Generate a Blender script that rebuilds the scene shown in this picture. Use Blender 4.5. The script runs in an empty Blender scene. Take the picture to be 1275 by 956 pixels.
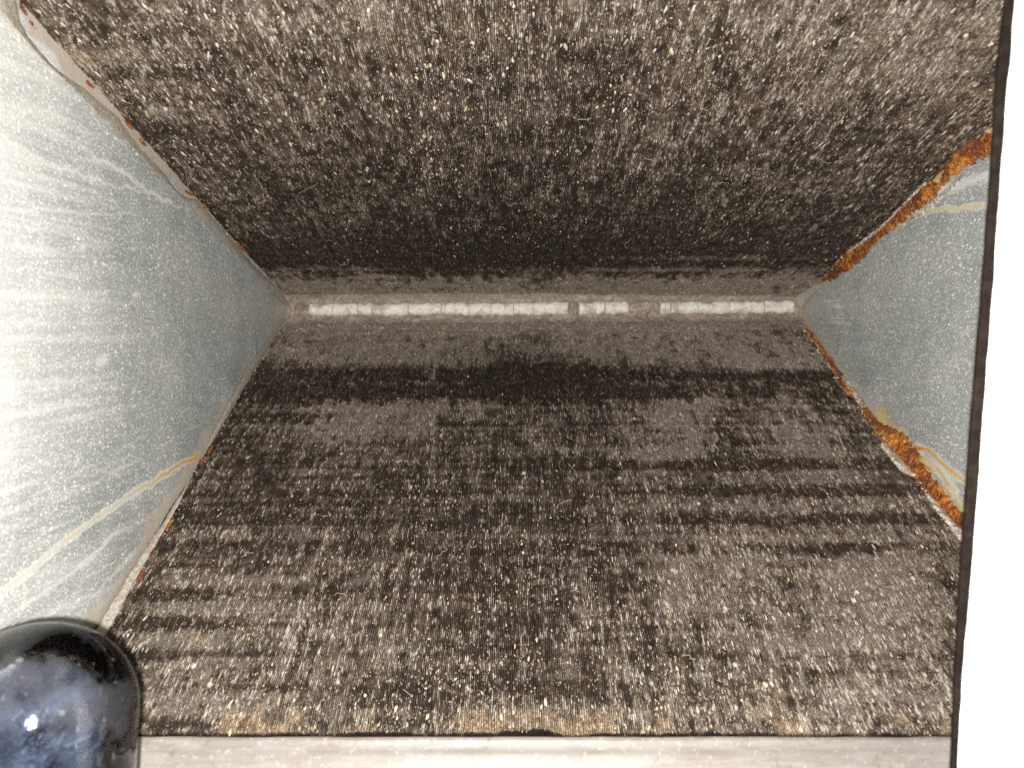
import bpy, math, random
import numpy as np
from mathutils import Vector

random.seed(7)
rng = np.random.default_rng(11)
sc = bpy.context.scene
C = sc.collection

# ------------------------------------------------------------------ camera
F = 921.0                      # focal length in photograph pixels (1275 wide)
cam_d = bpy.data.cameras.new("camera")
cam_d.sensor_width = 36.0
cam_d.lens = 36.0 * F / 1275.0
cam_d.clip_start = 0.005
cam_d.clip_end = 50.0
cam_d.dof.use_dof = True
cam_d.dof.focus_distance = 0.40
cam_d.dof.aperture_fstop = 15.0
cam = bpy.data.objects.new("camera", cam_d)
C.objects.link(cam)
cam.location = (0, 0, 0)
cam.rotation_euler = (math.radians(90), 0, 0)
sc.camera = cam

# ------------------------------------------------------------------ world, lamp, exposure
w = bpy.data.worlds.new("World")
sc.world = w
w.use_nodes = True
bgn = w.node_tree.nodes["Background"]
bgn.inputs[0].default_value = (0.95, 0.95, 1.0, 1)
bgn.inputs[1].default_value = 0.30

ld = bpy.data.lights.new("phone_flash", 'POINT')
ld.shadow_soft_size = 0.0022
ld.energy = 13.5
ld.color = (1.0, 0.962, 0.912)
lo = bpy.data.objects.new("phone_flash", ld)
C.objects.link(lo)
lo.location = (-0.0035, -0.004, -0.0042)
lo.rotation_euler = (math.radians(90), 0, 0)

sc.view_settings.view_transform = 'Standard'
sc.view_settings.look = 'None'
sc.view_settings.exposure = 0.14
sc.view_settings.gamma = 1.0
sc.cycles.use_denoising = False
sc.cycles.caustics_refractive = False
sc.cycles.caustics_reflective = False
sc.cycles.max_bounces = 8
sc.cycles.sample_clamp_indirect = 4.0

# ------------------------------------------------------------------ geometry of the place
YA = 0.585                       # distance of the fold where the two coil slabs meet
ZU, SU = 0.0673, 0.243           # upper slab: height at the fold, rise per metre towards the camera
ZL, SL = 0.0527, 0.618           # lower slab
AU, AL = math.atan(SU), math.atan(SL)
XL0, XLK = -0.1775, -0.020       # left end plate
XR0, XRK = 0.2270, 0.016         # right end plate
xl = lambda Y: XL0 + XLK * (YA - Y)
xr = lambda Y: XR0 + XRK * (YA - Y)
zu = lambda Y: ZU + SU * (YA - Y)
zl = lambda Y: ZL - SL * (YA - Y)

def ray(u, v):
    return np.array([(u - 637.5) / F, 1.0, -(v - 478.0) / F])
def on_upper(u, v, lift=0.0):
    d = ray(u, v); k = (ZU + SU * YA) / (d[2] + SU * d[1])
    return d * k + lift * np.array([0, -math.sin(AU), -math.cos(AU)])
def on_lower(u, v, lift=0.0):
    d = ray(u, v); k = (ZL - SL * YA) / (d[2] - SL * d[1])
    return d * k + lift * np.array([0, -math.sin(AL), math.cos(AL)])
def on_left(u, v, lift=0.0):
    d = ray(u, v); k = (XL0 + XLK * YA) / (d[0] + XLK * d[1])
    return d * k + np.array([lift, 0, 0])
def on_right(u, v, lift=0.0):
    d = ray(u, v); k = (XR0 + XRK * YA) / (d[0] + XRK * d[1])
    return d * k - np.array([lift, 0, 0])
def pix(P):
    return 637.5 + F * P[..., 0] / P[..., 1], 478.0 - F * P[..., 2] / P[..., 1]

# ------------------------------------------------------------------ numpy noise
def _hash(ix, iy, seed):
    n = (ix.astype(np.int64) * 374761393 + iy.astype(np.int64) * 668265263 + seed * 974634777) & 0x7fffffff
    n = ((n ^ (n >> 13)) * 1274126177) & 0x7fffffff
    n = ((n ^ (n >> 15)) * 2246822519) & 0x7fffffff
    return ((n ^ (n >> 16)) & 0xffff) / 65535.0
def vn(x, y, seed=0):
    ix, iy = np.floor(x), np.floor(y)
    fx, fy = x - ix, y - iy
    fx = fx * fx * (3 - 2 * fx); fy = fy * fy * (3 - 2 * fy)
    a = _hash(ix, iy, seed); b = _hash(ix + 1, iy, seed)
    c = _hash(ix, iy + 1, seed); d = _hash(ix + 1, iy + 1, seed)
    return (a * (1 - fx) + b * fx) * (1 - fy) + (c * (1 - fx) + d * fx) * fy
def fbm(x, y, seed=0, o=4):
    s = 0; a = 0.5; t = 0
    for i in range(o):
        s = s + a * vn(x, y, seed + i * 17); t += a; a *= 0.55; x = x * 2.03 + 3.1; y = y * 2.03 + 1.7
    return s / t
def sst(a, b, x):
    t = np.clip((x - a) / (b - a), 0, 1)
    return t * t * (3 - 2 * t)

# ------------------------------------------------------------------ object helpers
def grid_mesh(name, P, attr=None, uv=None, close=False, smooth=False):
    """P: (rows, cols, 3) -> quad sheet"""
    nr, nc = P.shape[:2]
    me = bpy.data.meshes.new(name)
    idx = np.arange(nr * nc).reshape(nr, nc)
    a = idx[:-1, :-1]; b = idx[:-1, 1:]; c = idx[1:, 1:]; d = idx[1:, :-1]
    if close:
        a = np.concatenate([a, idx[:-1, -1:]], 1); b = np.concatenate([b, idx[:-1, :1]], 1)
        c = np.concatenate([c, idx[1:, :1]], 1); d = np.concatenate([d, idx[1:, -1:]], 1)
    q = np.stack([a, b, c, d], -1).reshape(-1, 4)
    nq = len(q)
    me.vertices.add(nr * nc)
    me.vertices.foreach_set("co", P.reshape(-1).astype(np.float32))
    me.loops.add(nq * 4)
    me.loops.foreach_set("vertex_index", q.reshape(-1).astype(np.int32))
    me.polygons.add(nq)
    me.polygons.foreach_set("loop_start", (np.arange(nq) * 4).astype(np.int32))
    me.polygons.foreach_set("loop_total", np.full(nq, 4, np.int32))
    me.polygons.foreach_set("use_smooth", np.full(nq, smooth, bool))
    me.update(calc_edges=True)
    if attr is not None:
        at = me.attributes.new("marks", 'FLOAT_COLOR', 'POINT')
        at.data.foreach_set("color", attr.reshape(-1).astype(np.float32))
    if uv is not None:
        at = me.attributes.new("place", 'FLOAT_VECTOR', 'POINT')
        at.data.foreach_set("vector", uv.reshape(-1).astype(np.float32))
    me.validate()
    return me

def raw_mesh(name, verts, faces, smooth=False, attr=None):
    me = bpy.data.meshes.new(name)
    me.from_pydata([tuple(map(float, v)) for v in verts], [], faces)
    if smooth:
        for p in me.polygons: p.use_smooth = True
    if attr is not None:
        at = me.attributes.new("marks", 'FLOAT_COLOR', 'POINT')
        at.data.foreach_set("color", np.array(attr, np.float32).reshape(-1))
    me.update()
    return me

def link(name, me, mat, parent=None, kind=None, label=None, category=None, group=None):
    o = bpy.data.objects.new(name, me)
    C.objects.link(o)
    if me is not None and mat is not None:
        me.materials.clear(); me.materials.append(mat)
    if parent is not None: o.parent = parent
    if kind: o["kind"] = kind
    if label: o["label"] = label
    if category: o["category"] = category
    if group: o["group"] = group
    return o

def box(x0, x1, y0, y1, z0, z1):
    v = [(x, y, z) for x in (x0, x1) for y in (y0, y1) for z in (z0, z1)]
    f = [(0, 1, 3, 2), (4, 6, 7, 5), (0, 4, 5, 1), (2, 3, 7, 6), (0, 2, 6, 4), (1, 5, 7, 3)]
    return v, f

# ------------------------------------------------------------------ materials
class NT:
    def __init__(s, name, rough=0.7, spec=0.3):
        s.m = bpy.data.materials.new(name); s.m.use_nodes = True
        s.t = s.m.node_tree; s.b = s.t.nodes["Principled BSDF"]
        s.b.inputs["Roughness"].default_value = rough
        s.b.inputs["Specular IOR Level"].default_value = spec
    def n(s, typ, **kw):
        x = s.t.nodes.new(typ)
        for k, v in kw.items(): setattr(x, k, v)
        return x
    def l(s, a, b): s.t.links.new(a, b)
    def val(s, sock, v):
        if hasattr(v, "is_linked") or hasattr(v, "links"): s.l(v, sock)
        else: sock.default_value = v
    def math(s, op, a, b=0.0, clamp=False):
        x = s.n("ShaderNodeMath", operation=op, use_clamp=clamp)
        s.val(x.inputs[0], a); s.val(x.inputs[1], b)
        return x.outputs[0]
    def mix(s, f, a, b):
        x = s.n("ShaderNodeMix", data_type='RGBA')
        s.val(x.inputs[0], f)
        s.val(x.inputs[6], a if hasattr(a, "links") else (*a, 1)); s.val(x.inputs[7], b if hasattr(b, "links") else (*b, 1))
        return x.outputs[2]
    def rng(s, v, a, b, c=0.0, d=1.0):
        x = s.n("ShaderNodeMapRange", interpolation_type='SMOOTHSTEP')
        s.val(x.inputs[0], v)
        for i, q in enumerate((a, b, c, d)): x.inputs[i + 1].default_value = q
        return x.outputs[0]
    def mapv(s, v, scale, loc=(0, 0, 0)):
        x = s.n("ShaderNodeMapping"); s.l(v, x.inputs[0])
        x.inputs[1].default_value = loc; x.inputs[3].default_value = scale
        return x.outputs[0]
    def noise(s, v, scale, detail=4, rough=0.6, col=False):
        x = s.n("ShaderNodeTexNoise"); s.l(v, x.inputs["Vector"])
        x.inputs["Scale"].default_value = scale; x.inputs["Detail"].default_value = detail
        x.inputs["Roughness"].default_value = rough
        return x.outputs["Color" if col else "Fac"]
    def swirl(s, v, scale, dist):
        x = s.n("ShaderNodeTexNoise"); s.l(v, x.inputs["Vector"])
        x.inputs["Scale"].default_value = scale; x.inputs["Detail"].default_value = 5; x.inputs["Distortion"].default_value = dist
        return x.outputs["Fac"]
    def voro(s, v, scale, feature='F1', rnd=1.0):
        x = s.n("ShaderNodeTexVoronoi", feature=feature); s.l(v, x.inputs["Vector"])
        x.inputs["Scale"].default_value = scale; x.inputs["Randomness"].default_value = rnd
        return x
    def dots(s, v, scale, size, density):
        """round dots: a cell shows one when its random value passes `density` (0..1, socket or number)"""
        x = s.voro(v, scale)
        sep = s.n("ShaderNodeSeparateColor"); s.l(x.outputs["Color"], sep.inputs[0])
        r = s.math('MULTIPLY', sep.outputs[1], size)
        hit = s.math('SUBTRACT', 1.0, s.rngd(x.outputs["Distance"], r))
        on = s.math('LESS_THAN', sep.outputs[0], density)
        return s.math('MULTIPLY', hit, on), sep.outputs[2]
    def rngd(s, d, r):
        a = s.math('DIVIDE', d, s.math('ADD', r, 0.001))
        return s.rng(a, 0.55, 1.0)
    def bump(s, h, strength, dist):
        x = s.n("ShaderNodeBump"); x.inputs["Strength"].default_value = strength
        x.inputs["Distance"].default_value = dist
        s.l(h, x.inputs["Height"]); s.l(x.outputs[0], s.b.inputs["Normal"])
    def attr(s, name):
        return s.n("ShaderNodeAttribute", attribute_name=name)
    def obj(s):
        return s.n("ShaderNodeTexCoord").outputs["Object"]
    def col(s, c): s.val(s.b.inputs["Base Color"], c if hasattr(c, "links") else (*c, 1))

# fins: dirty dark aluminium with dust, tan staining and bare bright nicks
def fin_material():
    m = NT("dirty_fins", 0.62, 0.35)
    a = m.attr("marks"); sep = m.n("ShaderNodeSeparateColor"); m.l(a.outputs["Color"], sep.inputs[0])
    dust, tan, nick = sep.outputs[0], sep.outputs[1], sep.outputs[2]
    p = m.attr("place").outputs["Vector"]
    long_ = m.mapv(p, (1.0, 0.42, 1.0))
    n1 = m.noise(long_, 900, 3, 0.7)
    n2 = m.noise(p, 160, 5, 0.65)
    n3 = m.noise(p, 2600, 2, 0.6)
    dark = m.mix(m.rng(n2, 0.35, 0.7), (0.032, 0.0205, 0.0142), (0.108, 0.079, 0.059))
    n5 = m.noise(m.mapv(p, (1.0, 0.6, 1.0)), 380, 3, 0.7)
    n6 = m.noise(m.mapv(p, (1.0, 0.7, 1.0)), 1500, 2, 0.7)
    dark = m.mix(m.rng(n5, 0.50, 0.68, 0, 0.8), dark, (0.130, 0.101, 0.079))
    dark = m.mix(m.rng(n1, 0.52, 0.72), dark, (0.185, 0.148, 0.114))
    dark = m.mix(m.rng(n6, 0.56, 0.70), dark, (0.28, 0.228, 0.175))
    clean = m.mix(m.rng(n2, 0.35, 0.7), (0.020, 0.0135, 0.0095), (0.056, 0.042, 0.032))
    dark = m.mix(m.rng(dust, 0.0, 0.24, 0.06, 1.0), clean, dark)
    dark = m.mix(m.rng(n6, 0.44, 0.34), dark, (0.016, 0.012, 0.010))
    dmask = m.rng(m.math('ADD', dust, m.math('MULTIPLY', m.math('SUBTRACT', n1, 0.5), 1.15)), 0.32, 0.72)
    thick = a.outputs["Alpha"]  # mask for dust painted paler by the fold, against flash falloff
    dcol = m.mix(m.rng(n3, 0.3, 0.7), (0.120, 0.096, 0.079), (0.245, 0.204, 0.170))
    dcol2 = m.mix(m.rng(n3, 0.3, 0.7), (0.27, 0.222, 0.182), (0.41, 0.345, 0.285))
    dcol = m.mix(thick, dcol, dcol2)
    dcol = m.mix(m.rng(n1, 0.50, 0.40, 0, 0.65), dcol, (0.075, 0.058, 0.046))
    dcol = m.mix(m.rng(n6, 0.48, 0.36, 0, 0.85), dcol, (0.03, 0.023, 0.018))
    dcol = m.mix(m.rng(n5, 0.50, 0.36, 0, 0.45), dcol, (0.045, 0.036, 0.03))
    dcol = m.mix(m.rng(n6, 0.58, 0.70, 0, 0.7), dcol, (0.50, 0.43, 0.35))
    c = m.mix(m.math('MULTIPLY', dmask, 0.86), dark, dcol)
    tmask = m.rng(m.math('ADD', tan, m.math('MULTIPLY', m.math('SUBTRACT', n1, 0.5), 1.3)), 0.40, 0.95)
    c = m.mix(m.math('MULTIPLY', tmask, 0.8), c, m.mix(m.rng(n6, 0.4, 0.6), (0.15, 0.108, 0.070), (0.40, 0.29, 0.175)))
    # bright nicks and grains
    dn1, r1 = m.dots(m.mapv(p, (1.0, 0.34, 1.0)), 760, 0.62, m.rng(n2, 0.30, 0.72, 0.16, 0.50))
    dn2, r2 = m.dots(m.mapv(p, (1.0, 0.75, 1.0), (0.3, 0.1, 0)), 300, 0.42, 0.07)
    g = m.math('MAXIMUM', m.math('MULTIPLY', dn1, 0.75), dn2)
    g = m.math('MAXIMUM', g, m.math('MULTIPLY', nick, m.rng(n3, 0.35, 0.6)))
    g = m.math('MULTIPLY', g, m.rng(dust, 0.0, 0.22, 0.35, 1.0))
    gc = m.mix(m.rng(r1, 0.3, 1.0), (0.72, 0.65, 0.55), (0.48, 0.39, 0.28))
    c = m.mix(m.math('MULTIPLY', g, 0.92), c, gc)
    m.col(c)
    m.val(m.b.inputs["Roughness"], m.rng(dmask, 0, 1, 0.5, 0.9))
    m.bump(m.math('ADD', n3, n1), 0.5, 0.0004)
    return m.m
M_FIN = fin_material()

def plate_material():
    m = NT("spotted_galvanised_steel", 0.45, 0.5)
    a = m.attr("marks"); sep = m.n("ShaderNodeSeparateColor"); m.l(a.outputs["Color"], sep.inputs[0])
    rust, crust, run = sep.outputs[0], sep.outputs[1], sep.outputs[2]
    p = m.attr("place").outputs["Vector"]
    n1 = m.noise(p, 22, 5, 0.6)
    n2 = m.noise(m.mapv(p, (1.0, 5.0, 1.0)), 45, 4, 0.6)
    n3 = m.noise(p, 900, 3, 0.7)
    n4 = m.noise(p, 2600, 2, 0.5)
    c = m.mix(m.rng(n1, 0.3, 0.7), (0.27, 0.298, 0.292), (0.385, 0.408, 0.392))
    c = m.mix(m.math('MULTIPLY', m.rng(n2, 0.45, 0.75), 0.5), c, (0.45, 0.455, 0.42))
    c = m.mix(m.rng(n3, 0.44, 0.66, 0, 0.6), c, (0.62, 0.625, 0.60))
    c = m.mix(m.rng(n4, 0.46, 0.36, 0, 0.5), c, (0.17, 0.185, 0.185))
    d1, _ = m.dots(m.mapv(p, (0.6, 1, 1)), 1250, 0.85, m.rng(n1, 0.25, 0.75, 0.45, 0.9))
    d2, _ = m.dots(m.mapv(p, (0.6, 1, 1), (.1, .2, 0)), 540, 0.48, m.rng(n1, 0.3, 0.7, 0.10, 0.40))
    d3, _ = m.dots(p, 90, 0.16, 0.16)
    g = m.math('MAXIMUM', m.math('MULTIPLY', d1, 0.50), m.math('MAXIMUM', m.math('MULTIPLY', d2, 0.75), m.math('MULTIPLY', d3, 0.45)))
    c = m.mix(g, c, (0.82, 0.82, 0.78))
    rn = m.rng(m.math('ADD', run, m.math('MULTIPLY', m.math('SUBTRACT', n3, 0.5), 0.5)), 0.25, 0.9)  # mineral runs, plus the glare painted on the left plate
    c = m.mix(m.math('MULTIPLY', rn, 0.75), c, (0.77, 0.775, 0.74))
    cm = m.rng(m.math('ADD', crust, m.math('MULTIPLY', m.math('SUBTRACT', n3, 0.5), 0.9)), 0.3, 0.75)
    c = m.mix(cm, c, m.mix(n3, (0.27, 0.235, 0.19), (0.52, 0.47, 0.39)))
    ym = m.rng(m.math('ADD', rust, m.math('MULTIPLY', m.math('SUBTRACT', n3, 0.5), 0.3)), 0.08, 0.40)
    c = m.mix(m.math('MULTIPLY', ym, 0.7), c, (0.66, 0.52, 0.20))
    rm = m.rng(m.math('ADD', rust, m.math('MULTIPLY', m.math('SUBTRACT', n3, 0.5), 0.6)), 0.35, 0.9)
    c = m.mix(rm, c, m.mix(n3, (0.33, 0.10, 0.018), (0.60, 0.27, 0.045)))
    m.col(c)
    m.val(m.b.inputs["Metallic"], m.math('MULTIPLY', m.math('SUBTRACT', 1.0, m.math('MAXIMUM', g, m.math('MAXIMUM', cm, rm)), True), 0.25))
    m.bump(m.math('ADD', m.math('MULTIPLY', g, 1.0), m.math('MULTIPLY', n4, 0.4)), 0.45, 0.0003)
    return m.m
M_PLATE = plate_material()

def crust_material(name, a, b, c3, scale=500, pits=0.6):
    m = NT(name, 0.85, 0.2)
    o = m.obj()
    n1 = m.noise(o, scale, 4, 0.7); n2 = m.noise(o, scale * 0.2, 3, 0.6); n3 = m.noise(o, scale * 4, 2, 0.6)
    c = m.mix(m.rng(n1, 0.35, 0.65), a, b)
    c = m.mix(m.rng(n2, 0.50, 0.66), c, c3)
    n4 = m.noise(m.mapv(o, (1, 1, 1), (5, 1, 2)), scale * 2.6, 3, 0.7)
    c = m.mix(m.rng(n4, 0.44, 0.34, 0, pits), c, tuple(0.25 * q for q in a))
    m.col(c)
    m.bump(m.math('ADD', n1, m.math('MULTIPLY', n3, 0.5)), 0.7, 0.0006)
    return m.m
M_LIP = crust_material("grimy_plate_edge", (0.27, 0.235, 0.185), (0.46, 0.42, 0.35), (0.38, 0.36, 0.31))
def rust_material():
    m = NT("flaking_rust", 0.85, 0.2); o = m.obj()
    n1 = m.noise(o, 330, 5, 0.75); n2 = m.noise(o, 110, 4, 0.65); n3 = m.noise(o, 1500, 2, 0.6); n4 = m.noise(m.mapv(o, (1, 1, 1), (3, 2, 1)), 260, 3, 0.6)
    c = m.mix(m.rng(n1, 0.42, 0.64), (0.11, 0.026, 0.009), (0.52, 0.165, 0.024))
    c = m.mix(m.rng(n2, 0.50, 0.62, 0, 0.85), c, (0.20, 0.07, 0.035))
    c = m.mix(m.rng(n4, 0.60, 0.68, 0, 0.85), c, (0.055, 0.028, 0.020))
    c = m.mix(m.rng(n4, 0.36, 0.28, 0, 0.7), c, (0.55, 0.45, 0.33))
    c = m.mix(m.rng(n3, 0.58, 0.68, 0, 0.7), c, (0.82, 0.46, 0.12))
    n7 = m.noise(m.mapv(o, (1, 1, 1), (7, 1, 4)), 70, 4, 0.65)
    c = m.mix(m.rng(n7, 0.54, 0.64, 0, 0.45), c, (0.66, 0.30, 0.045))
    c = m.mix(m.rng(n7, 0.50, 0.40, 0, 0.8), c, (0.13, 0.045, 0.025))
    m.col(c); m.bump(m.math('ADD', n1, m.math('MULTIPLY', n3, 0.5)), 0.9, 0.0009)
    return m.m
M_RUST = rust_material()
M_WHITECRUST = crust_material("white_corrosion_powder", (0.20, 0.17, 0.14), (0.66, 0.61, 0.53), (0.42, 0.30, 0.18), 420)
M_PUTTY = crust_material("chalky_putty", (0.50, 0.48, 0.42), (0.66, 0.645, 0.58), (0.38, 0.33, 0.27), 420, 0.5)
M_FELT = crust_material("dust_felt", (0.20, 0.160, 0.13), (0.38, 0.32, 0.265), (0.26, 0.21, 0.17), 420, 0.9)
M_REDRUST = crust_material("red_rust", (0.20, 0.045, 0.02), (0.33, 0.10, 0.03), (0.28, 0.09, 0.04), 700)

def fleck_material():
    m = NT("pale_grit", 0.55, 0.5)
    a = m.attr("marks"); m.l(a.outputs["Color"], m.b.inputs["Base Color"])
    return m.m
M_FLECK = fleck_material()

def simple(name, col, rough=0.5, spec=0.4, nscale=80, amt=0.2, col2=None, bump=0.0):
    m = NT(name, rough, spec); o = m.obj()
    n1 = m.noise(o, nscale, 5, 0.6)
    m.col(m.mix(m.rng(n1, 0.35, 0.7), col, col2 or tuple(c * (1 - amt) for c in col)))
    if bump: m.bump(m.noise(o, nscale * 6, 3, 0.6), bump, 0.0005)
    return m.m
M_WHITE = simple("white_enamel", (0.86, 0.85, 0.81), 0.45, 0.4, 60, 0.03)
M_FOAM_SHADE = simple("dark_foam_gap_shade", (0.008, 0.006, 0.0048), 0.95, 0.05, 300, 0, (0.016, 0.0115, 0.009), 0.5)  # foam colour, also used as painted shade on the slab casings
M_CASE = simple("slab_casing_steel", (0.2, 0.2, 0.19), 0.5, 0.4, 40, 0.3)

def pan_material():
    m = NT("stained_pale_pan", 0.5, 0.4); o = m.obj()
    n1 = m.noise(m.mapv(o, (1, 3, 6)), 60, 5, 0.65); n2 = m.noise(o, 500, 3, 0.6)
    n3 = m.noise(m.mapv(o, (0.25, 3, 5)), 90, 4, 0.6)
    c = m.mix(m.rng(n1, 0.4, 0.62), (0.215, 0.20, 0.185), (0.18, 0.163, 0.145))
    c = m.mix(m.rng(n3, 0.52, 0.72, 0, 0.35), c, (0.14, 0.115, 0.09))
    c = m.mix(m.rng(n2, 0.55, 0.75, 0, 0.5), c, (0.42, 0.38, 0.33))
    n4 = m.noise(o, 130, 4, 0.7)
    c = m.mix(m.rng(n4, 0.55, 0.72, 0, 0.55), c, (0.115, 0.09, 0.07))
    m.col(c); m.bump(n2, 0.2, 0.0003)
    return m.m
M_PAN = pan_material()

# ================================================================== THE COIL
coil = link("evaporator_coil", None, None, label="dirty V-shaped finned coil with two dark slabs meeting at a white putty seam", category="coil")
coil.location = (0, 0, 0)

def seg_dist(U, V, pts):
    """distance in pixels-of-photo style coordinates to a polyline, plus the fraction along it"""
    best = np.full(U.shape, 1e9); frac = np.zeros(U.shape)
    n = len(pts) - 1
    for i in range(n):
        (x0, y0), (x1, y1) = pts[i], pts[i + 1]
        dx, dy = x1 - x0, y1 - y0
        t = np.clip(((U - x0) * dx + (V - y0) * dy) / (dx * dx + dy * dy + 1e-9), 0, 1)
        d = np.hypot(U - x0 - t * dx, V - y0 - t * dy)
        k = d < best
        best = np.where(k, d, best); frac = np.where(k, (i + t) / n, frac)
    return best, frac

def blob(U, V, u, v, ru, rv):
    return np.exp(-(((U - u) / ru) ** 2 + ((V - v) / rv) ** 2))

# dust marks: where they lie on each slab, (u, v, ru, rv, amount) read off the photograph at the slab's own plane
LOW_MARKS = [(640, 478, 300, 2.5, .22), (960, 455, 60, 4, .45), (420, 508, 120, 4, .35), (560, 535, 160, 6, .25), (400, 530, 90, 5, .25), (700, 560, 120, 6, .2), (480, 575, 90, 7, .2),
    (1080, 770, 130, 80, .14), (1060, 720, 50, 16, .3), (1110, 760, 40, 12, .25), (925, 705, 40, 22, .25), (1000, 885, 230, 26, .25), (560, 885, 400, 14, .18), (1000, 560, 150, 50, .12), (840, 540, 60, 60, .15),
    
    (470, 432, 160, 26, .45), (800, 430, 200, 22, .40), (950, 452, 80, 8, .35), (660, 402, 330, 10, .4),
    (470, 520, 90, 20, .45), (400, 548, 70, 14, .35), (560, 505, 70, 10, .3), (700, 520, 90, 14, .15),
    (835, 520, 40, 28, .50), (800, 568, 40, 12, .50), (850, 560, 24, 12, .45), (1000, 540, 36, 16, .55),
    (1030, 570, 26, 9, .40), (985, 505, 50, 18, .25), (905, 500, 60, 14, .25),
    (1010, 592, 90, 9, .35), (960, 632, 130, 10, .35), (1080, 625, 60, 9, .3), (1000, 668, 170, 9, .35),
    (880, 700, 60, 26, .30), (870, 745, 36, 30, .45), (1080, 715, 60, 26, .50), (1130, 740, 60, 30, .35), (1060, 790, 80, 24, .35),
    (728, 740, 12, 34, .50), (835, 735, 16, 50, .30), (300, 745, 45, 14, .50), (320, 720, 70, 8, .4), (250, 722, 60, 8, .45),
    (240, 760, 60, 7, .45), (340, 765, 50, 12, .35), (230, 800, 70, 8, .45), (235, 825, 35, 20, .40), (195, 797, 40, 8, .4),
    (220, 870, 60, 20, .35), (1080, 860, 110, 14, .40), (980, 800, 60, 16, .2), (440, 765, 30, 12, .25), (600, 470, 16, 9, .1),
    (537, 468, 9, 7, .5), (1120, 690, 60, 14, .3), (410, 600, 60, 20, .12), (640, 600, 50, 20, .1),
]
LOW_DARK = [(600, 492, 260, 6, .15), (450, 485, 150, 12, .16), (560, 640, 120, 60, .10), (420, 640, 80, 30, .1), (350, 620, 60, 30, .15), (300, 700, 60, 12, .2), (960, 575, 180, 8, .2), (640, 780, 90, 30, .12),
    
    (480, 466, 200, 6, .50), (480, 488, 200, 8, .42), (800, 470, 220, 6, .5), (760, 489, 200, 9, .45), (640, 478, 120, 12, .3), (1000, 470, 80, 7, .2),
    (330, 500, 50, 26, .40), (300, 560, 50, 20, .30), (370, 520, 40, 6, .3), (760, 580, 140, 8, .1),
    (930, 578, 160, 7, .50), (1000, 612, 140, 6, .50), (960, 645, 150, 6, .55), (1080, 682, 90, 6, .40), (900, 560, 20, 40, .15),
    (230, 740, 70, 7, .50), (200, 775, 60, 8, .50), (205, 812, 45, 10, .5), (650, 860, 200, 18, .35), (640, 700, 100, 60, .12),
    (640, 450, 40, 22, .35), (700, 465, 60, 18, .25),(1040, 838, 60, 8, .3), (960, 870, 60, 12, .25),
]
UP_MARKS = [(1150, 60, 130, 60, .22), (640, 0, 700, 36, .16),
    
    (1020, 120, 40, 14, .35), (1050, 95, 26, 12, .30), (870, 130, 60, 20, .15), (150, 75, 90, 8, .35), (130, 65, 40, 8, .3),
    (190, 110, 45, 10, .35), (205, 140, 28, 9, .45), (330, 90, 40, 12, .15), (340, 188, 14, 8, .4), (640, 228, 22, 6, .3),
    (920, 215, 30, 8, .25), (760, 205, 30, 7, .25), (1180, 90, 50, 40, .25), (880, 165, 30, 12, .2), (450, 40, 200, 20, .1), (900, 30, 200, 26, .12),
]

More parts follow.
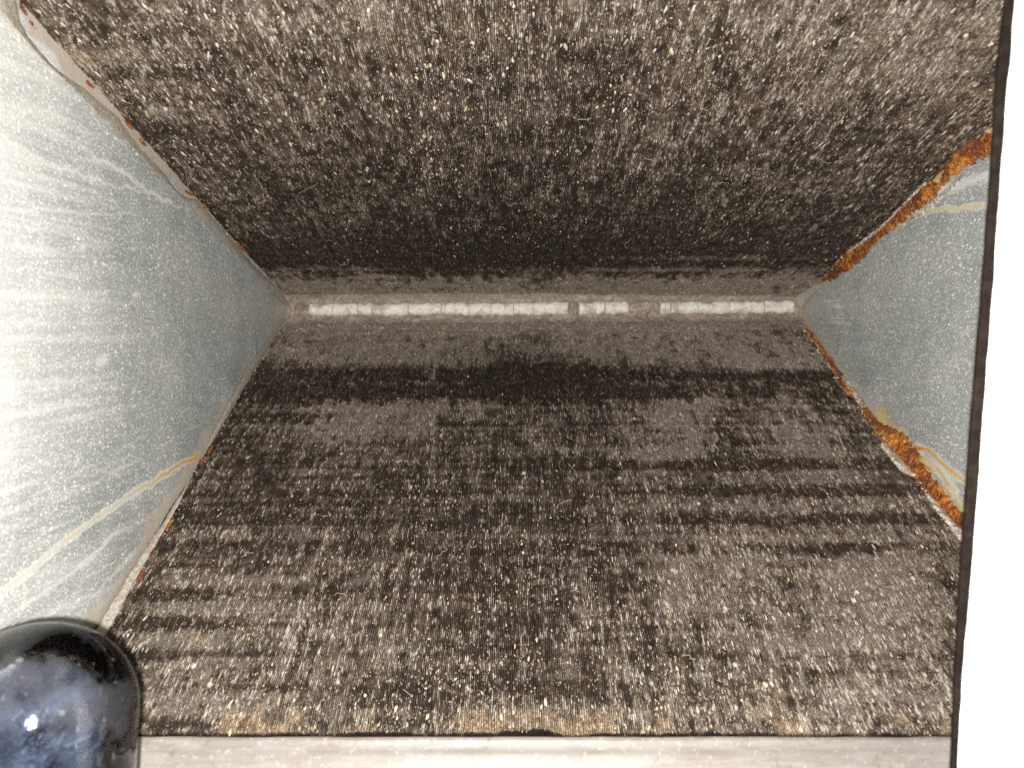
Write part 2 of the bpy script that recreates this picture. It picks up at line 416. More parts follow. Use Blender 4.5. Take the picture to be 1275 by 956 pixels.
def fin_slab(name, upper, Y1, nf, nr, label):
    a = AU if upper else AL
    ca, sa = math.cos(a), math.sin(a)
    L = (YA - Y1) / ca
    # rows evenly dense in view: more of them near the camera is not needed, so space by depth squared
    q = np.linspace(0, 1, nr)
    t = L * (q * 0.75 + 0.25 * q ** 1.6)
    ncol = nf * 3 + 1
    ci = np.arange(ncol)
    fin = ci // 3; kind = ci % 3
    base = (fin + np.choose(kind, [0.0, 0.36, 0.72])) / nf
    T, S = np.meshgrid(t, base, indexing='ij')
    FI = np.broadcast_to(fin, S.shape).astype(float); KI = np.broadcast_to(kind, S.shape)
    Y = YA - T * ca
    X0 = xl(Y) - 0.0015; X1 = xr(Y) + 0.0015
    X = X0 + (X1 - X0) * S
    Z = (ZU + T * sa) if upper else (ZL - T * sa)
    P0 = np.stack([X, Y, Z], -1)
    U, V = pix(P0)
    sx, st = X, T
    n_big = fbm(sx * 55, st * 40, 3, 4); n_mid = fbm(sx * 260, st * 150, 9, 4)
    n_band = fbm(sx * 10, st * 260, 21, 3)
    streak = fbm(sx * 420, st * 26, 31, 3)
    dust = 0.16 + 0.55 * (n_big - 0.5) + 1.15 * (n_mid - 0.5) + 0.42 * (vn(FI * 0.55, st * 70, 37) - 0.5) * sst(0.02, 0.10, st) + 0.35 * (n_band - 0.5) + 0.35 * (streak - 0.5)
    tan = np.zeros(S.shape)
    wob = (n_mid - 0.5) * 24 + (n_big - 0.5) * 14
    if not upper:
        for (u, v, ru, rv, k) in LOW_MARKS: dust += k * 1.25 * blob(U, V + wob * rv / 40, u, v, ru, rv)
        for (u, v, ru, rv, k) in LOW_DARK: dust -= k * 1.15 * blob(U, V + wob * 0.3, u, v, ru, rv)
        dust += 0.42 * (1 - sst(388, 425, V + wob * 1.0)) + 0.16 * (1 - sst(446, 460, V + wob * 0.35))
        # tube rows show as faint bands near the camera
        wt = T + (n_band - 0.5) * 0.006
        dust += 0.24 * (0.35 - np.abs(np.cos((wt - 0.188) / 0.0225 * np.pi)) ** 9 * 1.3) * sst(0.13, 0.18, T) * (1 - sst(0.27, 0.32, T)) * (0.45 + 0.55 * sst(650, 950, U)) * (0.5 + n_big)
        dust += 0.13 * np.sin(wt / 0.0075 * 2 * np.pi + 3 * n_big) * sst(0.08, 0.14, T)
        dust += 0.26 * (0.35 - np.abs(np.cos((wt - 0.2855) / 0.0162 * np.pi)) ** 7 * 1.1) * sst(0.22, 0.26, T) * (1 - 0.6 * sst(280, 480, U))
        dust += 0.17 * sst(560, 860, V) - 0.10 * sst(.42, .52, n_big) * sst(560, 700, V)  # first term paints a light gradient, brighter towards the camera end
        tan += 0.50 * sst(872, 900, V + wob * .8) * (0.55 + 0.45 * sst(0.4, .6, n_mid)) + 0.40 * sst(520, 850, V) * sst(0.44, 0.62, n_big)
        tan += 0.5 * blob(U, V, 230, 795, 90, 8) + 0.4 * blob(U, V, 920, 775, 60, 9) + 0.4 * blob(U, V, 990, 640, 120, 10) + 0.3 * blob(U, V, 1000, 860, 200, 20)
        fill = sst(0.35, 1.0, dust) * (1 - sst(400, 460, V)) + 0.35 * sst(0.6, 1.2, dust)
    else:
        for (u, v, ru, rv, k) in UP_MARKS: dust += k * blob(U, V + wob * rv / 40, u, v, ru, rv)
        low = sst(332, 352, V + wob * 0.45)
        dust += 0.85 * low - 0.34 * blob(U, V, 640, 318, 700, 26) - .09 * sst(200, 300, V)
        dust += 0.9 * blob(U, V + wob * .1, 860, 322, 170, 3.0) + 0.9 * blob(U, V + wob * .1, 830, 336, 190, 3.0) + 0.6 * blob(U, V + wob * .1, 420, 335, 120, 3)
        dust += 0.13 * (1 - sst(0, 230, V)) - 0.07  # painted light gradient, upper slab paler towards its near end
        tan += 0.30 * (1 - sst(0, 230, V)) * (0.35 + 0.65 * sst(0.42, 0.62, n_big)) + 0.25 * sst(0.5, 0.7, n_big) * (1 - sst(150, 320, V)) + 0.5 * blob(U, V, 140, 70, 80, 16) + 0.4 * blob(U, V, 1190, 110, 60, 40) + .25 * blob(U, V, 280, 170, 60, 30)
        fill = sst(0.3, 0.9, dust) * low + 0.35 * sst(0.6, 1.2, dust)
    fill = np.clip(fill, 0, 1)
    # fin relief
    hj = fbm(FI * 0.9 + KI * 0, st * 420, 41, 2) - 0.5
    hj2 = fbm(FI * 0.13, st * 90, 43, 3) - 0.5
    depth = 0.0019 * (1 - 0.88 * fill) * (0.65 + 0.7 * vn(FI * 0.31, st * 160, 47))
    H = np.where(KI == 0, -depth, (0.00055 * hj + 0.0008 * hj2) * (1 - 0.4 * fill))
    H = H + fill * (fbm(sx * 700, st * 500, 51, 3) - 0.5) * 0.0009
    pitch = (XR0 - XL0) / nf
    X = X + np.where(KI == 0, 0.25, 1.0) * pitch * (1.1 * (fbm(FI * 0.16, st * 75, 61, 2) - 0.5) + 0.8 * (fbm(FI * 0.7, st * 260, 63, 2) - 0.5))
    X = np.clip(X, X0 - 0.002, X1 + 0.002)
    n = np.array([0, -sa, -ca]) if upper else np.array([0, -sa, ca])
    P = np.stack([X, Y, Z], -1) + H[..., None] * n
    # ragged near edge of the lower slab
    if not upper:
        rag = (fbm(sx[0] * 90, sx[0] * 0, 71, 4) - 0.66) * 0.0060 * (0.22 + 0.75 * np.exp(-((sx[0] - 0.005) / 0.045) ** 2))
        e = sst(L - 0.006, L, T)
        P += e[..., None] * rag[None, :, None] * np.array([0, -ca, -sa])
    # nicks: bright dashes on single fins
    rn = _hash(np.floor(FI), np.floor(st / (0.0026 + 0.001 * _hash(FI, FI * 0, 5))), 77)
    dens = 0.06 + 0.13 * sst(0.45, 0.7, streak) + (0.05 * sst(550, 900, V) if not upper else 0.03)
    nick = ((rn < dens) & (KI > 0)).astype(float) * (0.35 + 0.65 * _hash(FI, np.floor(st / 0.003), 79))
    nick *= (1 - 0.6 * np.clip(fill, 0, 1))
    if upper: nick *= 1 - sst(290, 335, V)
    thick = sst(325, 350, V) if upper else 1 - sst(430, 620, V)  # dust tint lifted near the fold to offset the weaker flash
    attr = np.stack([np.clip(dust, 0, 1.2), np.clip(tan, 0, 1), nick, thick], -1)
    place = np.stack([X, T + (0.7 if upper else 0), H], -1)
    if upper: P = P[:, ::-1]; attr = attr[:, ::-1]; place = place[:, ::-1]
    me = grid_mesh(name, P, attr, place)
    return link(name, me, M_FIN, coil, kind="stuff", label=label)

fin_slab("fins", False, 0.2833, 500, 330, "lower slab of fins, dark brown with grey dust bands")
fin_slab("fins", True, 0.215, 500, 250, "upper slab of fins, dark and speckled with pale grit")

# casings behind the fins
def casing(upper):
    a = AU if upper else AL
    Y1 = 0.216 if upper else 0.2835
    zf = zu if upper else zl
    s = 1 if upper else -1
    v = []
    for x in (XL0 - 0.008, XR0 + 0.008):
        for Y in (YA + 0.01, Y1):
            for h in (0.0045, 0.05):
                v.append((x, Y + (0.0 if Y > 0.5 else 0.0), zf(Y) + s * h / math.cos(a)))
    f = [(0, 1, 3, 2), (4, 6, 7, 5), (0, 4, 5, 1), (2, 3, 7, 6), (0, 2, 6, 4), (1, 5, 7, 3)]
    link("slab_casing", raw_mesh("slab_casing", v, f), M_FOAM_SHADE, coil)  # casing coloured near black so the gap below the fins looks shaded
casing(True); casing(False)

# ---------------------------------------------------------------- end plates
def end_plate(left):
    X = xl if left else xr
    nY, nZ = (560, 300) if left else (420, 220)
    Ys = np.linspace(YA + 0.004, 0.12, nY); r = np.linspace(0, 1, nZ)
    Y, R = np.meshgrid(Ys, r, indexing='ij')
    lo_ = np.where(Y > 0.2833, zl(Y), zl(0.2833) - 0.25 * (0.2833 - Y)) - 0.002
    hi = zu(Y) + 0.002
    Z = lo_ + (hi - lo_) * R
    Xv = X(Y)
    sgn = 1 if left else -1
    P = np.stack([Xv, Y, Z], -1)
    U, V = pix(P)
    dent = (fbm(Y * 30, Z * 30, 5, 3) - 0.5) * 0.0010 + (fbm(Y * 300, Z * 300, 8, 3) - 0.5) * 0.00012
    P[..., 0] += sgn * dent
    rust = np.zeros_like(Y); crust = np.zeros_like(Y); run = np.zeros_like(Y)
    wob = (fbm(Y * 120, Z * 120, 15, 3) - 0.5)
    dz_hi = (hi - Z); dz_lo = (Z - lo_) * math.cos(AL)
    if left:
        crust += 0.85 * (1 - sst(0.004, 0.013, dz_hi + wob * 0.012)) + 0.75 * (1 - sst(0.005, 0.016, dz_lo + wob * 0.016))
        near = 1 - sst(0.20, 0.33, Y)
        crust += 0.5 * near * (1 - sst(0.01, 0.04, dz_lo + wob * 0.03))
        d, f = seg_dist(U, V + wob * 10, [(247, 566), (225, 578), (190, 600), (150, 625), (105, 655), (60, 690), (0, 742)])
        rust += 0.75 * (1 - sst(0.5, 4.0, d)) * (1 - sst(0.0, 0.5, f) * 0.9)
        run += 0.0 + 0.9 * (1 - sst(2, 6, d))
        tanrun = (1 - sst(0.2, 3.0 + 2.5 * f, d)) * sst(.1, .3, f)
        rust += 0.30 * tanrun * (1 - .4 * f)
        for pts, k, wd in [
            ([(225, 258), (190, 245), (160, 220), (120, 200)], .9, 4), ([(225, 258), (180, 240), (120, 225), (60, 205), (0, 168)], .7, 4),
            ([(120, 198), (95, 175), (60, 165)], .5, 3), ([(235, 600), (190, 640), (150, 660), (90, 712), (20, 760)], .8, 6),
            ([(240, 615), (170, 690), (120, 735), (60, 765)], .5, 6), ([(330, 440), (260, 500), (150, 560), (40, 620)], .35, 4),
            ([(320, 470), (200, 545), (80, 610)], .3, 4), ([(200, 265), (120, 268), (20, 262)], .35, 4), ([(330, 318), (250, 330), (190, 336)], .3, 3),
            ([(250, 530), (120, 600), (0, 660)], .4, 5), ([(245, 345), (265, 325), (275, 318)], .6, 4)]:
            d, f = seg_dist(U, V + wob * 14, pts)
            run += k * 0.62 * (1 - sst(wd * .1, wd * 0.75, d)) * (0.75 + wob); rust += 0.16 * k * (1 - sst(0.3, 2.2, d)) * (k > .65)
        fan = np.arctan2(V - 400, 700 - U); run += (1 - sst(0.24, 0.46, Y)) * (0.42 + 0.25 * sst(0.3, 0.7, fbm(Y * 8, Z * 10, 88, 3))) + 0.15 * (1 - sst(0.27, 0.42, Y)) * sst(0.52, 0.68, fbm(fan * 60, Y * 14, 89, 3)) + 0.12 * sst(0.56, 0.66, fbm(fan * 150, Y * 20, 90, 3))  # broad term paints flash glare near the camera; fan terms are run streaks
        for (u, v, r_) in [(168, 367, 4), (127, 449, 6), (102, 308, 4), (48, 352, 3), (165, 310, 3)]:
            run += 0.5 * blob(U, V, u, v, r_, r_)
        for (u, v, r_) in [(127, 452, 6)]:
            rust += 0.15 * blob(U, V, u, v, r_, r_)
    else:
        crust += 0.7 * (1 - sst(0.003, 0.009, dz_hi + wob * 0.01)) + 0.7 * (1 - sst(0.003, 0.011, dz_lo + wob * 0.012))
        rust += 0.62 * (1 - sst(0.002, 0.015, dz_hi + wob * 0.016)) * sst(1060, 1120, U) + 0.6 * (1 - sst(0.002, 0.016, dz_lo + wob * 0.018)) * sst(1080, 1110, U)
        run += 0.35 * sst(0.56, 0.66, fbm(np.arctan2(V - 390, U - 900) * 70, Y * 14, 92, 3))
        crust += 0.75 * (1 - sst(998, 1030, U)) * blob(U, V, 1000, 385, 60, 30)
        for pts, k, wd in [
            ([(1140, 556), (1155, 560), (1168, 572), (1190, 592), (1215, 606)], .80, 4), ([(1138, 560), (1155, 574), (1172, 588), (1190, 612)], .45, 3), 
            ([(1145, 575), (1170, 590), (1200, 632)], .5, 3)]:
            d, f = seg_dist(U, V + wob * 8, pts)
            rust += k * (1 - sst(wd * .2, wd * 1.2, d)) * (1 - .35 * f); run += 0.7 * (1 - sst(wd * .5, wd * 2.2, d))
        d, f = seg_dist(U, V + wob * 8, [(1118, 270), (1160, 262), (1240, 255)])
        rust += 0.35 * (1 - sst(1, 5, d)); run += 0.9 * (1 - sst(1, 8, d))
        d, f = seg_dist(U, V + wob * 8, [(1165, 240), (1190, 235), (1240, 215)])
        run += 0.8 * (1 - sst(1, 12, d))
        d, f = seg_dist(U, V + wob * 16, [(1035, 380), (1042, 390), (1048, 408)])
        run += 0.55 * (1 - sst(4, 15, d)) * (0.7 + wob)
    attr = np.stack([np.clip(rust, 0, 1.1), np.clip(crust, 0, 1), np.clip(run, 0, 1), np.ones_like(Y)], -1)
    place = np.stack([Y, Z, np.zeros_like(Y)], -1)
    if not left: P, attr, place = P[:, ::-1], attr[:, ::-1], place[:, ::-1]
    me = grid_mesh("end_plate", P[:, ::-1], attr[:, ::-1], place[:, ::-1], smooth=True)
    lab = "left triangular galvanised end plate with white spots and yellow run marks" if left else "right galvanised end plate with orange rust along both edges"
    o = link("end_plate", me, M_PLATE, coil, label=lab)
    # thickness of the sheet: an outer skin
    x0, x1 = (XL0 - 0.012, XL0 - 0.0095) if left else (XR0 + 0.0075, XR0 + 0.010)
    v = []
    for x in (x0, x1):
        v += [(x, YA + 0.012, ZL - 0.01), (x, YA + 0.012, ZU + 0.01), (x, 0.12, zu(0.12) + 0.01), (x, 0.12, zl(0.2833) - 0.06), (x, 0.2833, zl(0.2833) - 0.02)]
    f = [(0, 1, 2, 3, 4), (9, 8, 7, 6, 5)] + [(i, (i + 1) % 5 + 0, (i + 1) % 5 + 5, i + 5) for i in range(5)]
    link("outer_skin", raw_mesh("outer_skin", v, f), M_CASE, o)
    return o
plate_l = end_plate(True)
plate_r = end_plate(False)

# ---------------------------------------------------------------- crust ribbons in the corners
def resample(pts, n):
    pts = np.array(pts, float)
    d = np.r_[0, np.cumsum(np.linalg.norm(np.diff(pts, axis=0), axis=1))]
    s = np.linspace(0, d[-1], n)
    return np.stack([np.interp(s, d, pts[:, i]) for i in range(pts.shape[1])], -1)

def ribbon(name, outer, inner, slab, plate, mat, parent, n=220, m=12, bulge=0.0012, rough=0.0006, jag=0.0012, seed=1, label=None, lift=0.0009, freq=500):
    O = resample([slab(u, v, lift) for u, v in outer], n)
    I = resample([plate(u, v, lift) for u, v in inner], n)
    r = np.linspace(0, 1, m)[None, :, None]
    P = O[:, None] * (1 - r) + I[:, None] * r
    along = np.arange(n)[:, None] * 0.0015
    rr = np.linspace(0, 1, m)[None]
    cen = np.array([0, 0.30, 0.0])
    toward = np.array([0.0, 0.0, 0.0]) - P
    toward /= np.linalg.norm(toward, axis=-1, keepdims=True)
    bul = bulge * np.sin(np.pi * rr) + rough * 2 * (fbm(along * freq + rr * 0, rr * 5 + along * 30, seed, 4) - 0.5) * np.sin(np.pi * np.clip(rr, 0.06, 0.94)) 
    P = P + toward * bul[..., None]
    ed = (O - I); ed /= np.linalg.norm(ed, axis=-1, keepdims=True) + 1e-9
    j0 = (fbm(along[:, 0] * 260, along[:, 0] * 0, seed + 5, 4) - 0.45) * 2 * jag
    j1 = (fbm(along[:, 0] * 260, along[:, 0] * 0, seed + 9, 4) - 0.45) * 2 * jag
    w0 = (1 - rr[..., None]) ** 2; w1 = rr[..., None] ** 2
    P = P + ed[:, None] * (j0[:, None, None] * w0 - j1[:, None, None] * w1)
    # tuck the rims down onto the sheet they lie on
    P[:, 0] -= toward[:, 0] * 0.0008; P[:, -1] -= toward[:, -1] * (0.0008 + max(0, lift - 0.0012))
    return link(name, grid_mesh(name, P), mat, parent, label=label)

L_up_out = [(14, -16), (42, 35), (75, 75), (110, 103), (148, 140), (178, 178), (210, 212), (222, 234), (245, 245), (285, 290), (315, 325), (345, 355), (370, 383)]
L_up_in = [(-30, -16), (0, 22), (40, 70), (88, 113), (115, 143), (140, 164), (187, 214), (231, 254), (272, 298), (305, 330), (335, 362), (362, 388)]
L_lo_out = [(366, 394), (345, 420), (325, 452), (303, 490), (283, 525), (262, 560), (246, 585), (222, 635), (205, 665), (185, 700), (165, 735), (145, 775), (130, 800), (112, 835), (88, 880)]
L_lo_in = [(356, 394), (330, 425), (308, 455), (283, 497), (262, 538), (245, 573), (222, 612), (198, 650), (172, 688), (147, 728), (122, 768), (98, 815), (72, 865)]
ribbon("edge_flange", L_up_out, L_up_in, on_upper, on_left, M_LIP, plate_l, seed=3, jag=0.0011, rough=0.0007, lift=0.0021, label="upper grimy flange of the plate with ragged rim")
ribbon("edge_flange", L_lo_out, L_lo_in, on_lower, on_left, M_LIP, plate_l, seed=13, jag=0.0009, rough=0.0007, lift=0.0021, label="lower grimy flange of the plate")
R_up_out = [(1020, 350), (1035, 332), (1060, 308), (1080, 296), (1095, 284), (1112, 266), (1132, 246), (1148, 229), (1168, 222), (1180, 200), (1200, 182), (1236, 160), (1262, 140)]
R_up_in = [(1023, 352), (1045, 345), (1068, 328), (1090, 305), (1112, 284), (1140, 264), (1152, 256), (1172, 235), (1192, 214), (1215, 202), (1240, 192), (1270, 175)]
ribbon("rust_scale", R_up_out, R_up_in, on_upper, on_right, M_RUST, plate_r, n=260, m=16, rough=0.0026, jag=0.0036, seed=23, bulge=0.0016, label="thick orange rust along the upper edge", freq=700)
R_lo_out = [(1002, 412), (1015, 430), (1030, 455), (1045, 478), (1062, 500), (1085, 530), (1098, 548), (1118, 572), (1140, 600), (1160, 625), (1180, 648), (1198, 668), (1215, 690)]
R_lo_in = [(1006, 408), (1022, 427), (1038, 450), (1055, 475), (1074, 500), (1095, 525), (1110, 532), (1128, 540), (1142, 562), (1160, 590), (1180, 615), (1205, 645), (1228, 672)]
ribbon("rust_scale", R_lo_out, R_lo_in, on_lower, on_right, M_RUST, plate_r, n=260, m=16, rough=0.0024, jag=0.0030, seed=33, bulge=0.0012, label="orange rust crust along the lower edge", freq=700)
ribbon("edge_flange", [(985, 372), (1000, 362), (1012, 354), (1024, 346)], [(998, 385), (1006, 374), (1016, 364), (1030, 352)], on_upper, on_right, M_LIP, plate_r, n=50, seed=43, jag=0.0006)
# pale corrosion along the rust
ribbon("corrosion_crust", [(1022, 350), (1060, 307), (1095, 280), (1130, 246), (1150, 224)], [(1025, 346), (1062, 312), (1098, 285), (1134, 250), (1156, 226)], on_upper, on_upper, M_WHITECRUST, plate_r, n=150, m=6, seed=53, jag=0.0011, bulge=0.0018, lift=0.0012)
ribbon("corrosion_crust", [(1150, 618), (1165, 640), (1182, 660), (1198, 680)], [(1158, 615), (1173, 634), (1190, 652), (1204, 668)], on_lower, on_lower, M_WHITECRUST, plate_r, n=90, m=6, seed=63, jag=0.0010, bulge=0.0018, lift=0.0016)
ribbon("corrosion_crust", [(1094, 556), (1108, 575), (1122, 590), (1140, 598)], [(1102, 552), (1114, 568), (1130, 580), (1144, 590)], on_lower, on_lower, M_WHITECRUST, plate_r, n=80, m=6, seed=73, jag=0.0010, bulge=0.0022, lift=0.0016)
ribbon("corrosion_crust", [(1046, 470), (1058, 490), (1072, 510)], [(1054, 468), (1066, 488), (1080, 508)], on_lower, on_lower, M_WHITECRUST, plate_r, n=60, m=6, seed=83, jag=0.0008, bulge=0.0012, lift=0.0012)
ribbon("corrosion_crust", [(1128, 254), (1160, 250), (1200, 216)], [(1112, 290), (1160, 262), (1204, 218)], on_right, on_right, M_WHITECRUST, plate_r, n=80, m=6, seed=93, jag=0.0004, bulge=0.0004, lift=0.0003)

def lump(center, r, squash, seed, n1=7, n2=10):
    v, f = [], []
    for i in range(n1 + 1):
        th = math.pi * i / n1
        for j in range(n2):
            ph = 2 * math.pi * j / n2
            d = np.array([math.sin(th) * math.cos(ph), math.sin(th) * math.sin(ph), math.cos(th)])
            k = r * (0.65 + 0.7 * _hash(np.array([i * 7 + seed]), np.array([j * 3 + seed]), seed)[0])
            v.append(center + d * k * np.array(squash))
    for i in range(n1):
        for j in range(n2):
            f.append((i * n2 + j, (i + 1) * n2 + j, (i + 1) * n2 + (j + 1) % n2, i * n2 + (j + 1) % n2))
    return v, f
def along(path, u, v, half):
    P = resample([(a, b, 0) for a, b in path], 400)[:, :2]
    k = int(np.argmin(np.hypot(P[:, 0] - u, P[:, 1] - v))); st_ = np.hypot(*(P[1] - P[0]))
    a, b = max(0, k - int(half / st_)), min(399, k + int(half / st_))
    return P[a:b + 1:max(1, (b - a) // 6)]
for i, (u, v, hl, wd, up) in enumerate([(44, 38, 16, 5, 1), (28, 12, 10, 3, 1), (70, 72, 10, 2.5, 1), (113, 104, 8, 3, 1), (160, 156, 9, 2, 1), (178, 178, 8, 3, 1), (236, 240, 8, 2.5, 1), (256, 258, 6, 2, 1),
                                       (300, 308, 9, 2, 1), (246, 570, 7, 4, 0), (262, 560, 8, 2, 0), (213, 655, 9, 3, 0), (175, 718, 9, 3, 0), (130, 799, 10, 4, 0), (190, 692, 8, 2, 0)]):
    Q = along(L_up_out if up else L_lo_out, u, v, hl)
    nrm = (0.72, -0.69) if up else (0.86, 0.5)
    outer = [(q[0] + nrm[0] * 1.5, q[1] + nrm[1] * 1.5) for q in Q]
    inner = [(q[0] - nrm[0] * wd * (math.sin(math.pi * (n_ + .5) / len(Q)) ** .7), q[1] - nrm[1] * wd * (math.sin(math.pi * (n_ + .5) / len(Q)) ** .7)) for n_, q in enumerate(Q)]
    f_ = (lambda u, v, l: on_upper(u, v, 0.0) * 0.984) if up else (lambda u, v, l: on_lower(u, v, 0.0) * 0.986)
    ribbon("rust_spot", outer, inner, f_, f_, M_RUST if i % 3 else M_REDRUST, plate_l, n=30, m=6, seed=200 + i, jag=0.0007, rough=0.0006, bulge=0.0012, lift=0.0030)
# loose rust flakes on the rusted edges
def flakes(name, path, slab, n, mat, parent, smin, smax, spread, seed):
    r = random.Random(seed); V, Fc = [], []
    P = resample([slab(u, v, 0.0012) for u, v in path], 200)
    for i in range(n):
        c = P[r.randrange(200)] + np.array([r.uniform(-1, 1) * spread, r.uniform(-1, 1) * spread, r.uniform(-1, 1) * spread * 0.6])
        c = c * (1 - r.uniform(0.001, 0.008))
        ax = np.array([r.gauss(0, 1), r.gauss(0, 1), r.gauss(0, 1)]); ax /= np.linalg.norm(ax)
        b = np.cross(ax, [r.random(), r.random(), 1]); b /= np.linalg.norm(b); e = np.cross(ax, b)
        s = r.uniform(smin, smax); k = r.randint(4, 6); base = len(V)
        for j in range(k):
            an = 2 * math.pi * j / k; q = s * r.uniform(0.6, 1.2)
            V.append(c + b * q * math.cos(an) + e * q * 0.7 * math.sin(an))
        V.append(c + ax * s * 0.35)
        for j in range(k): Fc.append((base + j, base + (j + 1) % k, base + k))
    link(name, raw_mesh(name, V, Fc), mat, parent, kind="stuff")
mid_ru = [((a[0] + b[0]) / 2, (a[1] + b[1]) / 2) for a, b in zip(R_up_out, R_up_in)]
mid_rl = [((a[0] + b[0]) / 2, (a[1] + b[1]) / 2) for a, b in zip(R_lo_out, R_lo_in)]
flakes("rust_flakes", mid_ru, on_upper, 420, M_RUST, plate_r, 0.0004, 0.0015, 0.003, 5)
flakes("rust_flakes", mid_rl, on_lower, 320, M_RUST, plate_r, 0.0003, 0.0013, 0.002, 6)
flakes("corrosion_flakes", R_lo_out, on_lower, 160, M_WHITECRUST, plate_r, 0.0003, 0.0009, 0.0016, 8)
flakes("corrosion_flakes", R_up_out[:9], on_upper, 110, M_WHITECRUST, plate_r, 0.0003, 0.0010, 0.0014, 9)
flakes("edge_crumbs", L_up_out, on_upper, 160, M_LIP, plate_l, 0.0002, 0.0008, 0.0010, 10)
flakes("edge_crumbs", L_lo_out, on_lower, 140, M_LIP, plate_l, 0.0002, 0.0008, 0.0010, 12)

# ---------------------------------------------------------------- seam at the fold
def fold(u, v, lift=0.0):
    d = ray(u, v); return d * ((YA - 0.001 - lift) / d[1])
def seam_base():
    n, m = 420, 16
    us = np.linspace(352, 1004, n); vs = np.linspace(366, 402, m)
    P = np.zeros((n, m, 3))
    for i, u in enumerate(us):
        for j, v in enumerate(vs):
            P[i, j] = fold(u, v - 4 * (i / n - 0.5), 0.004)
    A, B = np.meshgrid(np.arange(n), np.arange(m), indexing='ij')
    prof = np.abs((B / (m - 1)) - 0.5) * 2
    P[..., 1] += 0.004 - 0.010 * prof ** 2 + (fbm(A * 0.11, B * 0.4, 4, 4) - 0.5) * 0.006 + (fbm(A * 0.5, B * 0.9, 14, 3) - 0.5) * 0.003
    return link("seam_channel", grid_mesh("seam_channel", P[:, ::-1], smooth=True), M_FELT, coil, label="dust covered channel at the fold of the coil")
seam = seam_base()
SEG = [(386, 414), (414.6, 445), (446, 463), (463.6, 508), (509, 549), (550, 584), (584.6, 611), (611.5, 639), (640, 664), (664.8, 707), (721, 753), (754, 782), (822, 834), (835.5, 869), (869.6, 908), (908.6, 951), (952, 988)]
for k, (u0, u1) in enumerate(SEG):
    n = max(6, int((u1 - u0) / 2)); m = 14
    us = np.linspace(u0 - 0.15, u1 + 0.15, n); P = np.zeros((n, m, 3))
    for i, u in enumerate(us):
        e = min(i, n - 1 - i)
        top = 375.4 + 1.6 * (vn(np.array([u * 0.13]), np.array([1.0]), 3)[0]) + 2.2 * (fbm(np.array([u * 0.35]), np.array([2.0]), 8, 2)[0] - .5) + (0.4 if e == 0 else 0)
        bot = 391.6 + 2.2 * (vn(np.array([u * 0.11]), np.array([5.0]), 6)[0] - 0.5) + 2.2 * (fbm(np.array([u * 0.31]), np.array([7.0]), 18, 2)[0] - .5) - (0.4 if e == 0 else 0)
        tilt = -4 * ((u - 352) / 652 - 0.5)
        for j in range(m):
            an = math.pi * j / (m - 1)
            vv = (top + bot) / 2 + tilt - (bot - top) / 2 * math.cos(an)
            q = fold(u, vv, 0.004)
            hgt = 0.0045 * math.sin(an) * (0.7 if e == 0 else 1.0)
            hgt *= 0.75 + 0.5 * fbm(np.array([u * 0.22 + k]), np.array([j * 0.5]), 12, 3)[0]
            q[1] -= hgt - 0.001
            P[i, j] = q
    P = P[:, ::-1]
    link("putty_piece", grid_mesh("putty_piece", P, smooth=True), M_PUTTY, seam)
# dirt plug over the gap in the putty, and a few smears
def plug(u0, u1, v0, v1, seed, h=0.006):
    n, m = 34, 12; P = np.zeros((n, m, 3))
    for i in range(n):
        for j in range(m):
            a, b = i / (n - 1), j / (m - 1)
            wv = (vn(np.array([i * 0.5]), np.array([seed * 1.0]), seed)[0] - 0.5) * 4
            q = fold(u0 + (u1 - u0) * a, v0 + (v1 - v0) * b + wv * (b - .5) * 2, 0.003)
            q[1] -= h * (math.sin(math.pi * a) ** 0.5) * math.sin(math.pi * b) * (0.6 + 0.8 * fbm(np.array([i * .4]), np.array([j * .5]), seed, 3)[0]) - 0.001
            P[i, j] = q
    link("dirt_lump", grid_mesh("dirt_lump", P[:, ::-1]), M_FELT, seam)
plug(776, 828, 372, 394, 3); plug(708, 723, 375, 392, 5, .004); plug(366, 392, 378, 398, 9, .005); plug(986, 1004, 376, 396, 11, .004)

